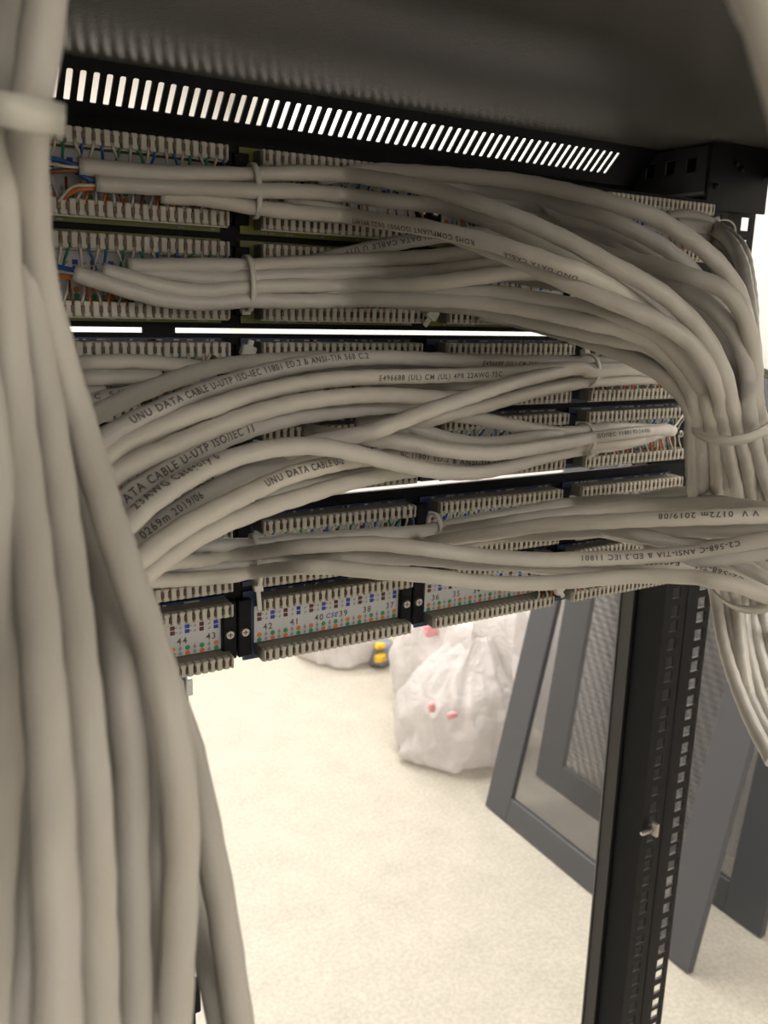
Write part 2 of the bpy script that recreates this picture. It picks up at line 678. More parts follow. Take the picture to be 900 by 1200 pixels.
def card_mesh(bm, x, z, row, col):
    """White label card with coloured wiring marks and port numbers."""
    hz = SS / 2 - .0042
    y = .0118
    box(bm, x - W / 2 - .001, x + W / 2 - .0012, y, y + .0005, z - hz, z + hz, 0)
    yy = y - .00012
    ux, uz = Vector((1, 0, 0)), Vector((0, 0, 1))

    def rect(cx, cz, hw, hh, mi):
        bm.faces.new([bm.verts.new((cx + a * hw, yy, cz + b * hh)) for a, b in ((-1, -1), (1, -1), (1, 1), (-1, 1))]).material_index = mi

    def disc(cx, cz, r, mi):
        bm.faces.new([bm.verts.new((cx + r * math.cos(t * math.pi / 4), yy, cz + r * math.sin(t * math.pi / 4))) for t in range(8)]).material_index = mi
    cols_t = [3, 6, 2, 6]
    cols_b = [4, 6, 5, 6]
    cols_b2 = [5, 6, 4, 6]
    for i in range(NT):
        xc = x - W / 2 + TP * (i + .5)
        t = cols_t[i % 4]
        for dz in (.0058, .0030):
            if t == 6:
                disc(xc, z + dz, .00105, 6)
                bm.faces.new([bm.verts.new((xc + .00105 * math.cos(q), yy - .00005, z + dz + .00105 * math.sin(q))) for q in (.8, 1.57, 2.3, 3.1, 3.9)]).material_index = 0
            else:
                rect(xc, z + dz, .0013, .00115, t)
                rect(xc + (.0014 if i % 8 < 4 else 0), z + dz, .0012, .0002, 1)
        for dz, cc in ((-.0066, cols_b), (-.0096, cols_b2)):
            t = cc[i % 4] if (i // 4) % 2 == 0 else cc[(i + 2) % 4]
            if t == 6:
                disc(xc, z + dz, .0010, 6)
                rect(xc, z + dz + .0013, .00025, .0007, 6)
            else:
                disc(xc, z + dz, .0015, t)
    nums = PORT.get((row, col))
    if nums:
        for k, n in enumerate(nums):
            xc = x - W / 2 + TP * 4 * (k + .5) - .001
            flat_text(bm, str(n), .0052, Vector((xc, yy, z - .0040)), ux, uz, 1, True)
        if col == 1:
            flat_text(bm, 'CSE', .0042, Vector((x - .0008, yy, z - .0036)), ux, uz, 2, True, .25)


cat_l = ['topmost black double-row patch panel with olive circuit boards',
         'middle black double-row patch panel with blue circuit boards between two bright gaps',
         'lowest black double-row patch panel with numbered white label cards']
# strips whose conductors show (row, strip top=0/bottom=1, module)
SHOW = {0: [(1, 0, 0), (1, 1, 0), (2, 0, 0), (2, 1, 0)], 1: [(4, 1, 3), (4, 0, 3), (3, 1, 3), (3, 0, 0)],
        2: [(5, 0, 1), (5, 1, 0), (6, 1, 3), (5, 0, 2)]}
for pi_ in range(3):
    z0, z1 = FR[pi_]
    pan = empty('patch_panel', (0, .016, z0), cat_l[pi_], 'patch panel', 'double-row patch panels stacked in the rack')
    inv = Matrix.Translation(-Vector(pan.location))
    bm = bmesh.new()
    box(bm, -.244, .244, .0145, .0175, z0, z1)
    box(bm, -.244, .244, .0175, .0195, z0, z0 + .0012)
    if pi_ == 0:                                  # a tab closes part of the gap below this panel
        box(bm, onax(166, 388, 1, .018).x, onax(204, 388, 1, .018).x, .0160, .0180, z0 - .0035, z0)
    link('panel_frame', bm, M['black'], pan)
    rows = (2 * pi_ + 1, 2 * pi_ + 2)
    for col in range(4):
        for row in rows:
            x = (col - 1.5) * P
            z = ROWZ[row]
            bm = bmesh.new()
            box(bm, x - W / 2 - .0075, x + W / 2 - .0005, .0125, .0143, z - SS / 2 - .0058, z + SS / 2 + .0052, 0)
            rnd = random.Random(row * 10 + col)
            for _ in range(26):
                cx = x - W / 2 + rnd.random() * (W - .004)
                cz = z + SS / 2 + .0042 if rnd.random() < .7 else z - SS / 2 - .0048
                box(bm, cx, cx + .0012 + rnd.random() * .002, .0120, .0125, cz - .0004, cz + .0004, 1)
            bd = link('circuit_board', bm, [M['pcbg'] if pi_ == 0 else M['pcbb'], M['sgrey']], pan)
            for t in (0, 1):
                s = bpy.data.objects.new('punch_down_strip', STRIP)
                COL.objects.link(s)
                s.parent = bd
                s.matrix_parent_inverse = Matrix()
                s.location = (x, 0, z + (SS / 2 if t == 0 else -SS / 2))
            bm = bmesh.new()
            card_mesh(bm, x, z, row, col)
            link('label_card', bm, [M['card'], M['ink'], M['sblue'], M['sbrown'], M['sorange'], M['sgreen'], M['sgrey']], bd)
    # black screw lugs between the modules
    for k in range(5):
        xg = (k - 2) * P - .0035
        for row in rows:
            for s2 in (-1, 1):
                if (k == 0 and s2 < 0) or (k == 4 and s2 > 0):
                    continue
                xs = xg + s2 * .0045
                bm = bmesh.new()
                box(bm, xs - .0041, xs + .0041, .0085, .0147, ROWZ[row] - .017, ROWZ[row] + .017, 0, .0006)
                lug = link('screw_lug', bm, M['black'], pan)
                bm = bmesh.new()
                bmesh.ops.create_cone(bm, cap_ends=True, segments=16, radius1=.0028, radius2=.0022, depth=.0012,
                                      matrix=Matrix.Translation((xs, .0080, ROWZ[row] - .002)) @ Matrix.Rotation(math.pi / 2, 4, 'X'))
                for f in bm.faces:
                    f.material_index = 0
                box(bm, xs - .0015, xs + .0015, .0072, .0075, ROWZ[row] - .0023, ROWZ[row] - .0017, 1)
                box(bm, xs - .0003, xs + .0003, .0072, .0075, ROWZ[row] - .0035, ROWZ[row] - .0005, 1)
                link('screw', bm, [M['screw'], M['ink']], lug)
    # conductors
    cols_t, cols_b = ['wwhite', 'blue', 'wwhite', 'green'], ['wwhite', 'orange', 'wwhite', 'brown']
    rest = bmesh.new()
    rest_m = ['blue', 'green', 'orange', 'brown', 'wwhite']
    for row in rows:
        for t in (0, 1):
            for col in range(4):
                if row == 6 and col < 3 and not (col == 2):
                    continue
                for i in range(NT):
                    if row == 6 and col == 2 and i < 20:
                        continue
                    x = (col - 1.5) * P - W / 2 + TP * (i + .5) + (.00035 if i % 2 == 0 else -.00035)
                    z = ROWZ[row] + (SS / 2 if t == 0 else -SS / 2)
                    mk = (cols_t if t == 0 else cols_b)[(i + (2 if (i // 4) % 2 else 0)) % 4]
                    me = wire_mesh(1 if t == 0 else -1, (i * 5 + col + row) % 7)
                    if (row, t, col) in SHOW[pi_]:
                        o = bpy.data.objects.new('conductor_wire', me)
                        COL.objects.link(o)
                        o.material_slots[0].link = 'OBJECT'
                        o.material_slots[0].material = M[mk]
                        o.parent = pan
                        o.matrix_parent_inverse = inv
                        o.location = (x, 0, z)
                        if mk != 'wwhite':
                            o['label'] = {'blue': 'blue', 'green': 'green', 'orange': 'orange', 'brown': 'brown'}[mk] + ' insulated wire'
                    else:
                        vs = [rest.verts.new(v.co + Vector((x, 0, z))) for v in me.vertices]
                        for p in me.polygons:
                            f = rest.faces.new([vs[q] for q in p.vertices])
                            f.material_index = rest_m.index(mk)
    link('remaining_conductor_wires', rest, [M[k] for k in rest_m], pan, kind='stuff')

# clear plug hanging below the lowest panel's left module
c_ = onax(210, 801, 1, .018)
bm = bmesh.new()
for k in range(3):
    box(bm, c_.x - .008 + k * .005, c_.x - .004 + k * .005, .012, .024, c_.z - .006, c_.z + .004, 0, .0005)
box(bm, c_.x - .009, c_.x + .009, .024, .030, c_.z - .003, c_.z + .006, 0, .0005)
o = link('clear_plug', bm, M['clear'])
o['label'] = 'clear plastic plug poking out under the left end of the lowest patch panel'
o['category'] = 'plug'

# ------------------------------------------------------------------ cables
CR = .0037


def P3(p):
    """(px, py, w): w > 0 = seen width in pixels, w <= 0 = millimetres in front of the strips."""
    if p[2] > 0:
        return atw(*p)
    return onax(p[0], p[1], 1, p[2] / 1000)


def recede(p, low):
    """The vertical bunch leans away from the camera below the big strap and comes back lower down."""
    x, y, wd = p
    if wd <= 0 or x < 800 or y < (700 if low else 485):
        return p
    tb = ((485, 17.3), (520, 16.3), (571, 15), (640, 13.2), (697, 12.6), (750, 13.2), (800, 14.1), (890, 15.6), (1300, 15.6))
    for (a, wa), (b, wb) in zip(tb, tb[1:]):
        if a <= y <= b:
            return (x, y, wa + (wb - wa) * (y - a) / (b - a) + (wd - 17.3) * .6)
    return p


def cable(label, pts, m='cable', group=None, text=None, text2=None, r=CR, step=.0025):
    if (pts[0][1] < 470 and pts[-1][1] > 500 and pts[-1][0] > 800) or 'hanging' in label or 'depth of the vertical' in label:
        pts = [recede(p, 'frontmost' in label) for p in pts]
    pp = spline([P3(p) for p in pts], step)
    bm = bmesh.new()
    # keep the mesh near its own origin
    org = pp[0].copy()
    tube(bm, pp, r, 14, .034, phase=random.random() * 6)
    o = link('data_cable', bm, M[m])
    o['label'] = label
    o['category'] = 'cable'
    if group:
        o['group'] = group
    for t in (text, text2):
        if t:
            cable_text(o, pp, r, *t)
    return o


def tie(label, c, q, a, b, head=0, width=.0026, tail=0, roll=0, parent=None):
    p, p2 = P3(c), P3(q)
    T = (p2 - p).normalized()
    n = (CAM - p).normalized()
    v = (n - T * n.dot(T)).normalized()
    u = v.cross(T)
    if u.z < 0:
        u = -u
    t = empty('cable_tie', p, label, 'cable tie')
    bm = bmesh.new()
    N = 40
    rings = []
    for k in range(N):
        g = 2 * math.pi * k / N
        d = u * math.cos(g) + v * math.sin(g)
        o_ = u * (a * math.cos(g)) + v * (b * math.sin(g)) + T * (roll * math.sin(g) * a)
        ring = []
        for s, h in ((-1, 0), (1, 0), (1, .001), (-1, .001)):
            ring.append(bm.verts.new(p + o_ + T * (s * width / 2) + d * h))
        rings.append(ring)
    for k in range(N):
        A, B = rings[k], rings[(k + 1) % N]
        for j in range(4):
            bm.faces.new((A[j], A[(j + 1) % 4], B[(j + 1) % 4], B[j]))
    link('strap', bm, M['tie'], t, True)
    g = head
    d = u * math.cos(g) + v * math.sin(g)
    e = -u * math.sin(g) + v * math.cos(g)
    hc = p + u * (a * math.cos(g)) + v * (b * math.sin(g)) + d * .0018 + T * (roll * math.sin(g) * a)
    bm = bmesh.new()
    box(bm, -.0024, .0024, -.0018, .0018, -.0022, .0022, 0, .0005)
    Mx = Matrix((T, d, e)).transposed().to_4x4()
    Mx.translation = hc
    bmesh.ops.transform(bm, matrix=Mx, verts=bm.verts)
    link('head', bm, M['tie'], t)
    if tail:
        bm = bmesh.new()
        box(bm, -.0012, .0012, 0, tail, -.0005, .0005, 0, .0002)
        bmesh.ops.transform(bm, matrix=Mx, verts=bm.verts)
        link('tail', bm, M['tie'], t)


RUN = 'cables of the top run'
# --- from the upper row of the topmost panel, sweeping right and down
cable('highest grey cable of the top sweep, forming its upper outline',
      [(370, 210, -5), (410, 203, -9), (450, 200, 15.6), (530, 205, 15.9),
       (610, 213, 16.4), (690, 230, 17.3), (739, 245, 17.8), (767, 255, 18), (807, 279, 18.2), (841, 308, 18.2),
       (864, 341, 18), (874, 375, 17.7), (879, 415, 17.5), (884, 462, 17.5), (895, 512, 17.5), (902, 560, 17.4), (907, 640, 17.4), (908, 760, 17.4)], 'cable')
cable('grey cable on top of its neighbours, crossing steeply down the middle of the sweep',
      [(92, 195, -5), (140, 199, -7), (187, 203, -9), (240, 204, -11), (293, 205, -13), (345, 203, -17), (400, 204, 15.9), (450, 211, 16.4), (503, 221, 17), (557, 237, 17.8), (610, 257, 18.4),
       (663, 281, 18.9), (713, 308, 19.2), (767, 338, 19.3), (799, 364, 19.2), (825, 393, 19.1), (844, 428, 18.9),
       (853, 455, 18.5), (857, 476, 18.2), (866, 507, 18), (876, 549, 17.8), (880, 587, 17.5), (883, 697, 17.4), (887, 750, 17.5), (905, 810, 17.6)], 'cable')
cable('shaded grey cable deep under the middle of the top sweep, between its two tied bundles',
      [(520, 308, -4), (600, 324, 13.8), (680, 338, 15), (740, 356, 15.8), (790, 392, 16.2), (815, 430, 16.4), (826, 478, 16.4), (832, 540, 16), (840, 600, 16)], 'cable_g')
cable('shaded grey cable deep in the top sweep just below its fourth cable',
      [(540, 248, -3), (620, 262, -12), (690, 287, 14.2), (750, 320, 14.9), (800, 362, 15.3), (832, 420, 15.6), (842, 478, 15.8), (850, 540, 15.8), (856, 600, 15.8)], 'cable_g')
cable('grey cable with a clear upside-down printed line in the middle of the top sweep',
      [(188, 229, -5), (240, 233, -9), (293, 242, -13), (340, 248, -18), (400, 253, 15.7), (450, 260, 16.4), (503, 268, 17.2), (557, 280, 18), (610, 295, 18.7),
       (663, 313, 19.1), (687, 321, 19.1), (727, 343, 19), (761, 369, 18.7), (790, 398, 18.4), (809, 425, 18.1), (824, 455, 18),
       (831, 480, 17.9), (838, 520, 17.7), (841, 571, 17.5), (848, 640, 17.2), (860, 695, 17.4), (865, 725, 17.5), (873, 790, 17.6), (888, 850, 17.6), (905, 880, 17.6)], 'cable_w',
      text=('ROHS COMPLIANT ISO9001 0622 89T4PT', 562, .0034, -.5, True), text2=('UNU DATA CABLE', 680, .0030, -.9, True))
cable('grey cable emerging just below the upside-down printed one, on top of the sweep',
      [(330, 232, -8), (430, 256, -12), (500, 266, 16.4), (551, 284, 17.3), (610, 306, 18.2), (663, 331, 18.8), (719, 354, 19.1), (772, 377, 19.2), (809, 402, 19.1), (831, 433, 18.9),
       (841, 455, 18.5), (845, 478, 18.1), (849, 505, 18), (857, 545, 17.8), (864, 584, 17.6), (867, 640, 17.3), (870, 695, 17.3), (876, 755, 17.5), (890, 812, 17.6), (906, 850, 17.6)], 'cable')
cable('grey cable with a printed line, climbing behind the upside-down printed cable from the second row',
      [(330, 316, -6), (403, 298, -10), (450, 288, -15), (503, 279, -18), (550, 274, -24), (610, 274, 14.9), (670, 292, 15.3), (720, 318, 16), (765, 350, 16.5), (800, 392, 16.6), (818, 430, 16.8), (824, 478, 16.9), (831, 520, 17), (834, 571, 17)], 'cable_g',
      text=('UNU DATA CABLE U UTP', 512, 0.0036, .15, True))
cable('grey cable between the steep middle one and the upside-down printed one in the top sweep',
      [(111, 215, -6), (150, 217, -7), (187, 219, -9), (240, 221, -12), (293, 223, -17), (345, 224, -19), (400, 228, 15.7), (450, 235, 16), (517, 242, 16.2), (570, 257, 16.9), (615, 277, 17.5), (660, 297, 17.9), (700, 315, 18), (740, 340, 18), (775, 368, 18),
       (805, 402, 17.8), (826, 440, 17.7), (836, 480, 17.5), (846, 533, 17.3), (852, 581, 17.3)], 'cable')
cable('grey cable second from the upper outline in the top sweep, under the highest',
      [(430, 208, -10), (490, 214, -14), (550, 222, 14.8), (620, 228, 15.5), (660, 240, 16.2), (713, 257, 16.9), (767, 283, 17.1), (793, 301, 17.1), (814, 321, 17), (833, 347, 16.9),
       (852, 382, 16.9), (863, 423, 16.9), (870, 478, 17), (879, 520, 17), (886, 560, 17), (893, 640, 17)], 'cable_g')
cable('grey cable third from the upper outline of the top sweep',
      [(500, 222, -8), (583, 236, -16), (637, 243, 14.6), (660, 254, 15.4), (713, 269, 15.9), (753, 289, 16.2), (788, 311, 16.3), (820, 340, 16.3), (846, 377, 16.3),
       (857, 420, 16.4), (860, 478, 16.6), (864, 530, 16.6), (868, 590, 16.6)], 'cable_g')
cable('grey cable deep in the top sweep, fourth from its upper outline',
      [(560, 238, -6), (623, 251, -12), (690, 269, 14.6), (727, 287, 15), (770, 314, 15.3), (806, 345, 15.4), (830, 385, 15.5), (845, 430, 15.6), (848, 480, 15.8), (852, 540, 16), (856, 590, 16)], 'cable_g')
cable('grey cable arching over the right shoulder of the sweep, crossing above the highest cable',
      [(560, 276, -8), (620, 285, 14.8), (687, 295, 15.8), (721, 300, 16.8), (767, 311, 17.8), (807, 323, 18.5), (845, 338, 18.8), (867, 361, 18.8), (878, 391, 18.5), (884, 433, 18),
       (886, 474, 17.8), (897, 512, 17.7), (912, 550, 17.7), (925, 600, 17.6)], 'cable')
cable('grey cable just under the shoulder one, bending down left of it towards the big tie',
      [(600, 300, -8), (650, 307, 14.8), (700, 318, 16), (753, 327, 17.1), (793, 336, 17.9), (825, 353, 18.2), (852, 379, 18.3), (869, 410, 18.2), (877, 447, 18),
       (877, 480, 18), (886, 525, 17.9), (897, 560, 17.8), (915, 610, 17.7)], 'cable_g')
cable('grey cable seen in the cleft between the shoulder cables and the steep middle one',
      [(640, 300, -4), (700, 330, 14.6), (760, 343, 15.8), (806, 362, 16.6), (835, 390, 17), (855, 425, 17.1), (865, 460, 17.3), (872, 500, 17.2), (886, 580, 17), (890, 640, 17)], 'cable_g')
# --- second row of the topmost panel
cable('highest grey cable of the second tied bundle on the topmost panel',
      [(149, 312, -5), (200, 312, -7), (250, 311, -10), (291, 312, -12), (340, 309, -12), (400, 306, -16), (450, 304, 15.6), (503, 301, 16.1), (557, 297, 16.5), (597, 301, 16.8), (650, 318, 17), (700, 335, 17.2),
       (750, 360, 17.4), (790, 390, 17.3), (815, 430, 17.2), (829, 478, 17.2), (836, 530, 17.1), (845, 590, 17)], 'cable')
cable('grey cable second from the top of the second tied bundle',
      [(150, 322, -3), (187, 321, -6), (227, 325, -8), (267, 326, -11), (291, 325, -14), (340, 323, -14), (400, 321, -16), (450, 320, 15.5), (503, 319, 16.1), (543, 314, 16.7), (600, 309, 17.1), (640, 318, 17.2),
       (700, 346, 17.3), (750, 377, 17.4), (790, 412, 17.2), (812, 447, 17.1), (822, 480, 17), (829, 540, 17), (834, 600, 16.9)], 'cable')
cable('middle grey cable of the second tied bundle, bright and slightly climbing to the right',
      [(120, 317, -7), (160, 328, -10), (200, 338, -11), (240, 342, -11), (285, 337, -15), (340, 335, -17), (400, 335, 15.6), (450, 335, 16), (503, 332, 16.6), (557, 325, 17.1), (610, 319, 17.4), (650, 324, 17.6),
       (700, 347, 17.9), (745, 372, 18), (785, 403, 17.8), (808, 440, 17.6), (818, 478, 17.4), (826, 530, 17.3), (830, 590, 17)], 'cable_w')
cable('grey cable fourth down in the second tied bundle, straight under the bright climbing one',
      [(180, 326, -4), (240, 334, -6), (291, 342, -9), (340, 344, -12), (400, 343, -16), (450, 342, 15.9), (530, 342, 16.7), (583, 344, 17.1), (637, 352, 17.6), (690, 362, 18), (713, 371, 18.2), (761, 386, 18.4),
       (788, 407, 18.4), (809, 433, 18.2), (823, 458, 18), (829, 480, 17.8), (841, 520, 17.6), (850, 560, 17.5), (858, 610, 17.3)], 'cable')
cable('lowest grey cable of the second tied bundle, orange and blue wires at its end',
      [(86, 320, -8), (133, 335, -11), (187, 350, -12), (240, 355, -12), (291, 352, -16), (340, 353, -18), (400, 352, -20), (450, 351, 16), (530, 352, 16.7), (583, 357, 17.1), (637, 366, 17.6), (690, 378, 18.1), (727, 386, 18.2),
       (767, 403, 18.2), (794, 430, 18), (808, 455, 17.9), (815, 478, 17.7), (822, 520, 17.5), (826, 570, 17.2)], 'cable')
cable('grey cable leaving the underside of the second bundle towards the bright upper gap',
      [(420, 350, -8), (450, 352, -12), (503, 357, 15.2), (560, 362, 15.8), (610, 373, 16.4), (660, 385, 17), (713, 396, 17.5), (761, 406, 17.8), (788, 427, 17.8), (803, 450, 17.7),
       (812, 478, 17.6), (819, 507, 17.5), (821, 539, 17.4), (823, 590, 17.2), (828, 650, 17.2), (838, 697, 17.4), (847, 750, 17.6), (860, 795, 17.8), (880, 845, 17.9), (905, 893, 18)], 'cable')
cable('lowest grey cable of the sweep, crossing the left end of the bright upper gap row',
      [(560, 368, -6), (610, 378, -14), (650, 388, 15), (684, 398, 16.4), (727, 414, 17.1), (767, 434, 17.5), (792, 455, 17.6), (809, 478, 17.6), (812, 507, 17.4), (812, 560, 17.2), (816, 620, 17.2)], 'cable')
cable('grey cable tucked between the two lowest ones of the sweep',
      [(650, 378, -8), (690, 388, 14.5), (727, 402, 16.2), (767, 420, 16.9), (795, 441, 17.3), (812, 465, 17.4), (826, 505, 17.2), (833, 560, 17), (840, 640, 17), (850, 700, 17.3), (862, 755, 17.5), (880, 820, 17.6), (904, 868, 17.7)], 'cable_g')
# --- small bundle at the top right corner, looped over the rail
for i, (lab, pts, m) in enumerate([
    ('grey cable highest of the small loop bundle at the top right corner',
     [(780, 256, -10), (800, 252, -14), (822, 256, -18), (840, 266, -22), (855, 276, 13), (870, 294, 14), (877, 327, 15), (880, 361, 16), (881, 410, 16.6), (884, 470, 17)], 'cable_g'),
    ('grey cable in front within the small loop bundle at the top right corner',
     [(792, 262, -16), (820, 266, -20), (841, 272, -26), (856, 284, 14), (868, 306, 15), (874, 335, 15.8), (880, 380, 16.5), (886, 440, 17)], 'cable'),
    ('grey cable in the middle of the small loop bundle at the top right corner',
     [(800, 270, -12), (825, 277, -18), (842, 283, -24), (852, 296, 13.6), (862, 318, 14.6), (870, 350, 15.6), (876, 400, 16.3), (882, 460, 16.8)], 'cable_g'),
    ('grey cable lowest of the small loop bundle at the top right corner',
     [(806, 280, -14), (826, 286, -18), (840, 290, -26), (848, 304, 14), (853, 325, 14.8), (860, 360, 15.6), (868, 410, 16.2), (875, 470, 16.6)], 'cable')]):
    cable(lab, pts, m)

# --- cables from the middle panel's left module, cut ends
cable('upper and longer of the two plain grey cable ends beside the middle panel',
      [(20, 440, 17.3), (60, 431, 17.0), (100, 426, -6), (147, 424, -6), (187, 426, -6), (235, 431, -6)], 'cable_w')
cable('short grey cable end below its longer neighbour at the left of the middle panel',
      [(20, 452, 17.3), (60, 446, 17.0), (96, 443, -8), (147, 442, -8), (188, 442, -8)], 'cable')
cable('shortest dark grey cable end at the left, in the shade under the two plain ends',
      [(40, 466, -6), (90, 461, -7), (123, 458, -7)], 'cable_g')
cable('grey cable with a few faint letters, fading under the topmost fan cable at the left',
      [(60, 486, 17.5), (104, 470, 17.3), (147, 462, -12), (190, 450, -9), (230, 440, -7)], 'cable_g', text=('C  5 JEIS', 112, 0.0036, .35, False))
# --- the fan from lower left up to the middle panel
cable('grey plain cable uppermost of the fan, above the one lettered DATA CABLE U-UTP ISO-IEC 11801',
      [(70, 515, 23), (107, 489, 22), (133, 475, 21.2), (187, 451, 19.6), (240, 433, 17.8), (283, 425, 16.6), (320, 422, -12), (380, 419, -8)], 'cable')
cable('grey cable printed UNU DATA CABLE U-UTP on the upper side of the fan',
      [(80, 545, 25), (115, 519, 24), (147, 499, 23), (200, 474, 21.8), (240, 458, 20.6), (293, 441, 19.2), (347, 428, 18), (400, 421, 17), (450, 419, 16.2), (503, 421, 15.5),
       (557, 423, 14.8), (637, 424, 13.8), (687, 425, 13.2), (727, 425, 12.8), (770, 428, 12.4)], 'cable_g',
      text=('UNU DATA CABLE U-UTP ISO-IEC 11801 ED.2 & ANSI-TIA 568 C.2', 148, .0038, .2, False), text2=('E496688 (UL) CM 75C', 562, 0.0034, -.3, False))
cable('grey cable of the fan directly below the one printed UNU DATA CABLE U-UTP',
      [(85, 566, 25), (120, 537, 24), (147, 520, 23.2), (173, 508, 22.6), (213, 490, 21.8), (253, 476, 21), (293, 463, 19.8), (347, 451, 18.6), (400, 444, 17.6), (450, 442, 16.8), (530, 440, 15.8),
       (610, 436, 14.8), (677, 431, 13.8), (692, 436, 13.6), (740, 433, 13), (775, 436, 12.6)], 'cable_w',
      text=('E496688 (UL) CM (UL) 4PR 22AWG 75C', 440, 0.0035, -.1, False))
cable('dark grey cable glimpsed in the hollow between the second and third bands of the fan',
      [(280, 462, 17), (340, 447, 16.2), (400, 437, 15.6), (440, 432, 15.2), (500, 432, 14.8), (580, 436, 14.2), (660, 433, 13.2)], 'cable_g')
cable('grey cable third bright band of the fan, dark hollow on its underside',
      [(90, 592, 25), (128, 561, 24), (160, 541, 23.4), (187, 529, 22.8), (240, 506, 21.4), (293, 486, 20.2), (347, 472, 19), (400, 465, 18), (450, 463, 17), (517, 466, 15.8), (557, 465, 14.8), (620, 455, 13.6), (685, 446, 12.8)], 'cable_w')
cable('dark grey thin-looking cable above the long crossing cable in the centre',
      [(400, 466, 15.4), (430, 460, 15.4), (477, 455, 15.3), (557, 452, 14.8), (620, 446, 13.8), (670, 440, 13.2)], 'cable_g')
cable('grey cable printed DATA CABLE U-UTP ISO/IEC in large letters low in the fan',
      [(95, 630, 25), (136, 594, 24), (165, 570, 23.2), (187, 556, 22.6), (240, 525, 21.2), (293, 503, 19.8), (347, 489, 18.4), (400, 482, 17.2), (450, 477, 16.2), (503, 473, 15.2), (560, 466, 14.2), (620, 452, 13.4)], 'cable_g',
      text=('DATA CABLE U-UTP ISO/IEC 11', 132, 0.0042, 0, False))
cable('grey cable printed 23AWG Category 6, swooping down past the centre',
      [(105, 655, 26), (152, 612, 25), (187, 582, 24), (240, 550, 22.4), (293, 531, 21.2), (347, 523, 20.2), (387, 525, 19.6), (427, 534, 18.8), (477, 546, 17.6), (517, 553, 16.8), (557, 554, 15.8), (597, 547, 15),
       (637, 536, 14.2), (682, 527, 13.2), (727, 521, 12.6), (765, 511, 12.2)], 'cable',
      text=('23AWG Category 6', 158, 0.0040, .75, False))
cable('dark grey cable printed 2019/06 at the lower left of the fan',
      [(115, 672, 24), (160, 634, 23), (200, 604, 22), (240, 579, 20.8), (280, 559, 19.6), (320, 543, 18.6), (360, 530, 17.8), (427, 517, 16.6), (450, 513, 16.3), (490, 519, 16.3), (530, 527, 16.2), (583, 529, 15.4), (637, 521, 14.2),
       (679, 514, 13.2), (727, 509, 12.8), (780, 502, -12)], 'cable_g',
      text=('0269m 2019/06', 158, 0.0040, .1, False))
cable('light grey cable printed UNU DATA CABLE where it rises beside the bright lower gap',
      [(120, 694, 25.5), (160, 658, 24.5), (213, 619, 23.2), (267, 590, 21.8), (304, 572, 20.6), (333, 559, 19.9), (360, 551, 19.2), (400, 542, 18), (440, 537, 16.7), (470, 534, 16.0), (503, 537, 15.7), (557, 543, 15.3), (610, 539, 14.6),
       (658, 528, 13.6), (692, 521, 13.2), (740, 516, 12.6), (785, 504, -6)], 'cable_w',
      text=('UNU DATA CABLE U-2', 306, 0.0040, .15, False), text2=('IEC 11801 ED.2 & ANSI-TIA-568-C2', 464, 0.0035, .1, False))
cable('lowest light grey cable of the fan, crossing right over the bright lower gap',
      [(130, 706, 24.5), (168, 674, 23.6), (213, 641, 22.4), (240, 625, 21.8), (267, 612, 21.2), (320, 592, 19.8), (347, 584, 19.2), (400, 568, 17.8), (453, 556, 16.4), (500, 550, 15.2), (560, 546, 14.2)], 'cable_w')
cable('grey cable hidden under the lettered one near the left bright end of the lower gap',
      [(300, 585, 17.6), (325, 573, 17.4), (360, 563, 17.2), (400, 556, 16.6), (440, 550, 16), (480, 546, 15.4)], 'cable_g')
cable('long grey cable crossing upward over the centre of the middle panel',
      [(250, 553, 18.4), (300, 541, 18.4), (350, 526, 18.4), (373, 518, 18.4), (427, 508, 18.3), (453, 500, 18.2), (503, 481, 17.4), (557, 463, 16.4), (610, 446, 15.2), (663, 434, 14), (687, 432, 13.6), (740, 432, 13), (772, 438, 12.6)], 'cable')
cable('grey cable running just beneath the long crossing one to the upper right tie',
      [(460, 507, 15.6), (511, 490, 15.8), (570, 475, 15.2), (623, 460, 14.4), (677, 449, 13.5), (695, 447, 13.3), (740, 444, 12.8), (785, 443, 12.4)], 'cable_w')
cable('grey cable falling from the centre crossing, passing over the visible teeth',
      [(440, 496, 14.8), (503, 487, 15.2), (543, 488, 15), (583, 495, 14.8), (623, 503, 14.4), (650, 507, 14), (679, 506, 13.5), (727, 502, 13), (788, 505, -14)], 'cable_w')
cable('grey cable dipping under the falling one and rising again to the lower right tie',
      [(420, 492, 15.4), (469, 497, 15.7), (503, 508, 15.7), (543, 518, 15.5), (583, 519, 15.1), (637, 511, 14.4), (677, 509, 13.3), (727, 507, 12.4)], 'cable')
cable('bright grey cable in the sagging curve, printed ISO/IEC right of its tie',
      [(360, 505, 16.2), (400, 511, 16.8), (450, 516, 17), (490, 522, 16.9), (530, 529, 16.7), (583, 531, 16.2), (637, 523, 15), (679, 516, 13.8), (692, 513, 13.5), (740, 507, 13), (783, 503, -18)], 'cable',
      text=('ISO/IEC 11801 ED.2 & ANSI', 694, 0.0034, .1, False))

